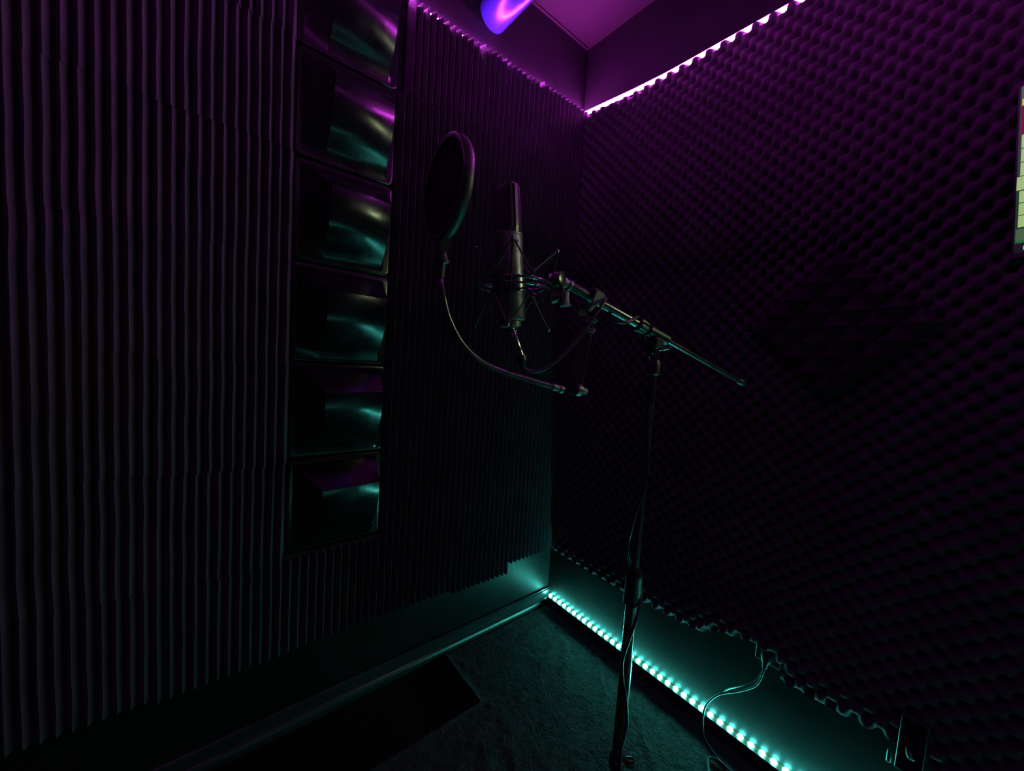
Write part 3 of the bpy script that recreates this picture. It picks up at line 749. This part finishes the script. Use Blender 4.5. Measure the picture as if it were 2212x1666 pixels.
# C-shaped clamp on the boom
tcl = (Vector((0.9158, -0.9144, 1.3935)) - A0).dot(bd)
cb = bp(tcl); up_ = wd if wd.z > 0 else -wd
nrm_ = (rz - bd * rz.dot(bd)).normalized() * -1     # towards the camera side
up2 = nrm_.cross(bd); up2 = up2 if up2.z > 0 else -up2
def cl(b, u, nn): return cb + bd * b + up2 * u + nrm_ * nn
mb = MB()
mb.prism([cl(-.010, .0150, -.011), cl(.011, .0150, -.011), cl(.011, .0095, -.011), cl(-.010, .0095, -.011)], nrm_ * .022)
mb.prism([cl(-.010, .0150, -.016), cl(.011, .0150, -.016), cl(.006, -.030, -.016), cl(-.010, -.034, -.016)], nrm_ * .005)
mb.build('clamp_jaw', M_metal, root)
MB().prism([cl(-.0075, .0125, .0110), cl(.0115, .0110, .0110), cl(.0120, .0060, .0110), cl(-.006, -.026, .0110), cl(-.010, -.026, .0110)], nrm_ * .004).build('clamp_plate', M_knob, root)
MB().lathe([(.0040, -.020), (.0040, .0), (.0075, .001), (.0075, .010), (.0040, .012)], Vector((0.9206, -0.9288, 1.3537)), ad, 10).build('clamp_screw', M_satin, root)
MB().box(tuple(Vector((0.9257, -0.9287, 1.3419))), (.014, .010, .008), rot=arm_m, bev=.002).build('clamp_knob', M_knob, root)
MB().box(tuple(Vector((0.9270, -0.9251, 1.3586))), (.012, .010, .006), rot=arm_m, bev=.0015).build('clamp_nut', M_knob, root)

# ------------------------------------------------------------------ microphone cable
root = thing('microphone_cable', 'black microphone cable looping from the silver plug under the mic over the boom', 'cable', tuple(mp(-.010)))
c0 = mp(-.0085); xd = (Vector((0.8920, -1.0520, 1.2923)) - c0).normalized(); cl_ = (Vector((0.8920, -1.0520, 1.2923)) - c0).length
MB().lathe([(.0058, 0), (.0062, .001), (.0062, .006), (.0056, .007), (.0056, .010), (.0062, .011), (.0062, cl_ - .008), (.0058, cl_ - .007), (.0062, cl_ - .004), (.0062, cl_), (.003, cl_)], c0, xd, 20).build('plug_shell', M_chrome, root)
b1 = c0 + xd * cl_
kb = [b1, Vector((0.8934, -1.0496, 1.2837)), Vector((0.8949, -1.0459, 1.2716))]
MB().tube(spline(kb, 6), [.0088] * 6 + [.0088 - .0007 * k for k in range(7)], 14).build('strain_relief', M_rubber, root)
cp = [Vector((0.8949, -1.0459, 1.2716)), Vector((0.9003, -1.0318, 1.2680)), Vector((0.9077, -1.0091, 1.2751)), Vector((0.9179, -0.9743, 1.3036)), Vector((0.9282, -0.9481, 1.3400)), Vector((0.9360, -0.9284, 1.3725)), Vector((0.9364, -0.9130, 1.3922)),
      Vector((0.9251, -0.8941, 1.4005)), Vector((0.9093, -0.8742, 1.3973)), Vector((0.9097, -0.8680, 1.3773)), Vector((0.9230, -0.8655, 1.3671)), Vector((0.9339, -0.8525, 1.3640)), Vector((0.9377, -0.8346, 1.3684)), Vector((0.9352, -0.8129, 1.3769)), Vector((0.9239, -0.7866, 1.3814)),
      Vector((0.9135, -0.7655, 1.3715)), Vector((0.9144, -0.7472, 1.3410)), Vector((0.9324, -0.7515, 1.2905)), Vector((0.9424, -0.7574, 1.2271)), Vector((0.9493, -0.7618, 1.1550)), Vector((0.9546, -0.7614, 1.1009)), Vector((0.9561, -0.7646, 1.0555)), Vector((0.9503, -0.7770, 1.0094)),
      Vector((0.9424, -0.7796, 0.9600)), Vector((0.9284, -0.7626, 0.9110)), Vector((0.9280, -0.7367, 0.8634)), Vector((0.9467, -0.7326, 0.8364)), Vector((0.9601, -0.7503, 0.8153)), Vector((0.9664, -0.7731, 0.7842)), Vector((0.9628, -0.7868, 0.7446)), Vector((0.9558, -0.7890, 0.7022)),
      Vector((0.9481, -0.7682, 0.6467)), Vector((0.9584, -0.7672, 0.6139)), Vector((0.9641, -0.7654, 0.5672)), Vector((0.9639, -0.7689, 0.5388)), Vector((0.9681, -0.7837, 0.5018)), Vector((PX + .03, PY - .02, .34)), Vector((PX + .06, PY - .03, .16)), Vector((PX + .12, PY - .06, .03)), Vector((PX + .22, PY - .13, .0125)), Vector((PX + .36, PY - .18, .0125)), Vector((PX + .48, PY - .34, .0125)), Vector((PX + .66, PY - .42, .0125)), Vector((PX + .84, PY - .36, .0125))]
MB().tube(spline(cp, 10), .0032, 10).build('cord', M_rubber, root)

# ------------------------------------------------------------------ world and colour
w = bpy.data.worlds.new('world'); SC.world = w; w.use_nodes = True
w.node_tree.nodes['Background'].inputs['Color'].default_value = (0.10, 0.06, 0.14, 1)
w.node_tree.nodes['Background'].inputs['Strength'].default_value = 0.0
vs_ = SC.view_settings
SC.display_settings.display_device = 'sRGB'
vs_.view_transform = 'Standard'; vs_.look = 'None'; vs_.exposure = 0.0; vs_.gamma = 1.0; vs_.use_curve_mapping = False
cy = SC.cycles
cy.use_denoising = True; cy.max_bounces = 6; cy.diffuse_bounces = 3; cy.glossy_bounces = 4
cy.sample_clamp_indirect = 4.0; cy.use_light_tree = True
for o in bpy.data.objects:
    if '_w' in o: del o['_w']
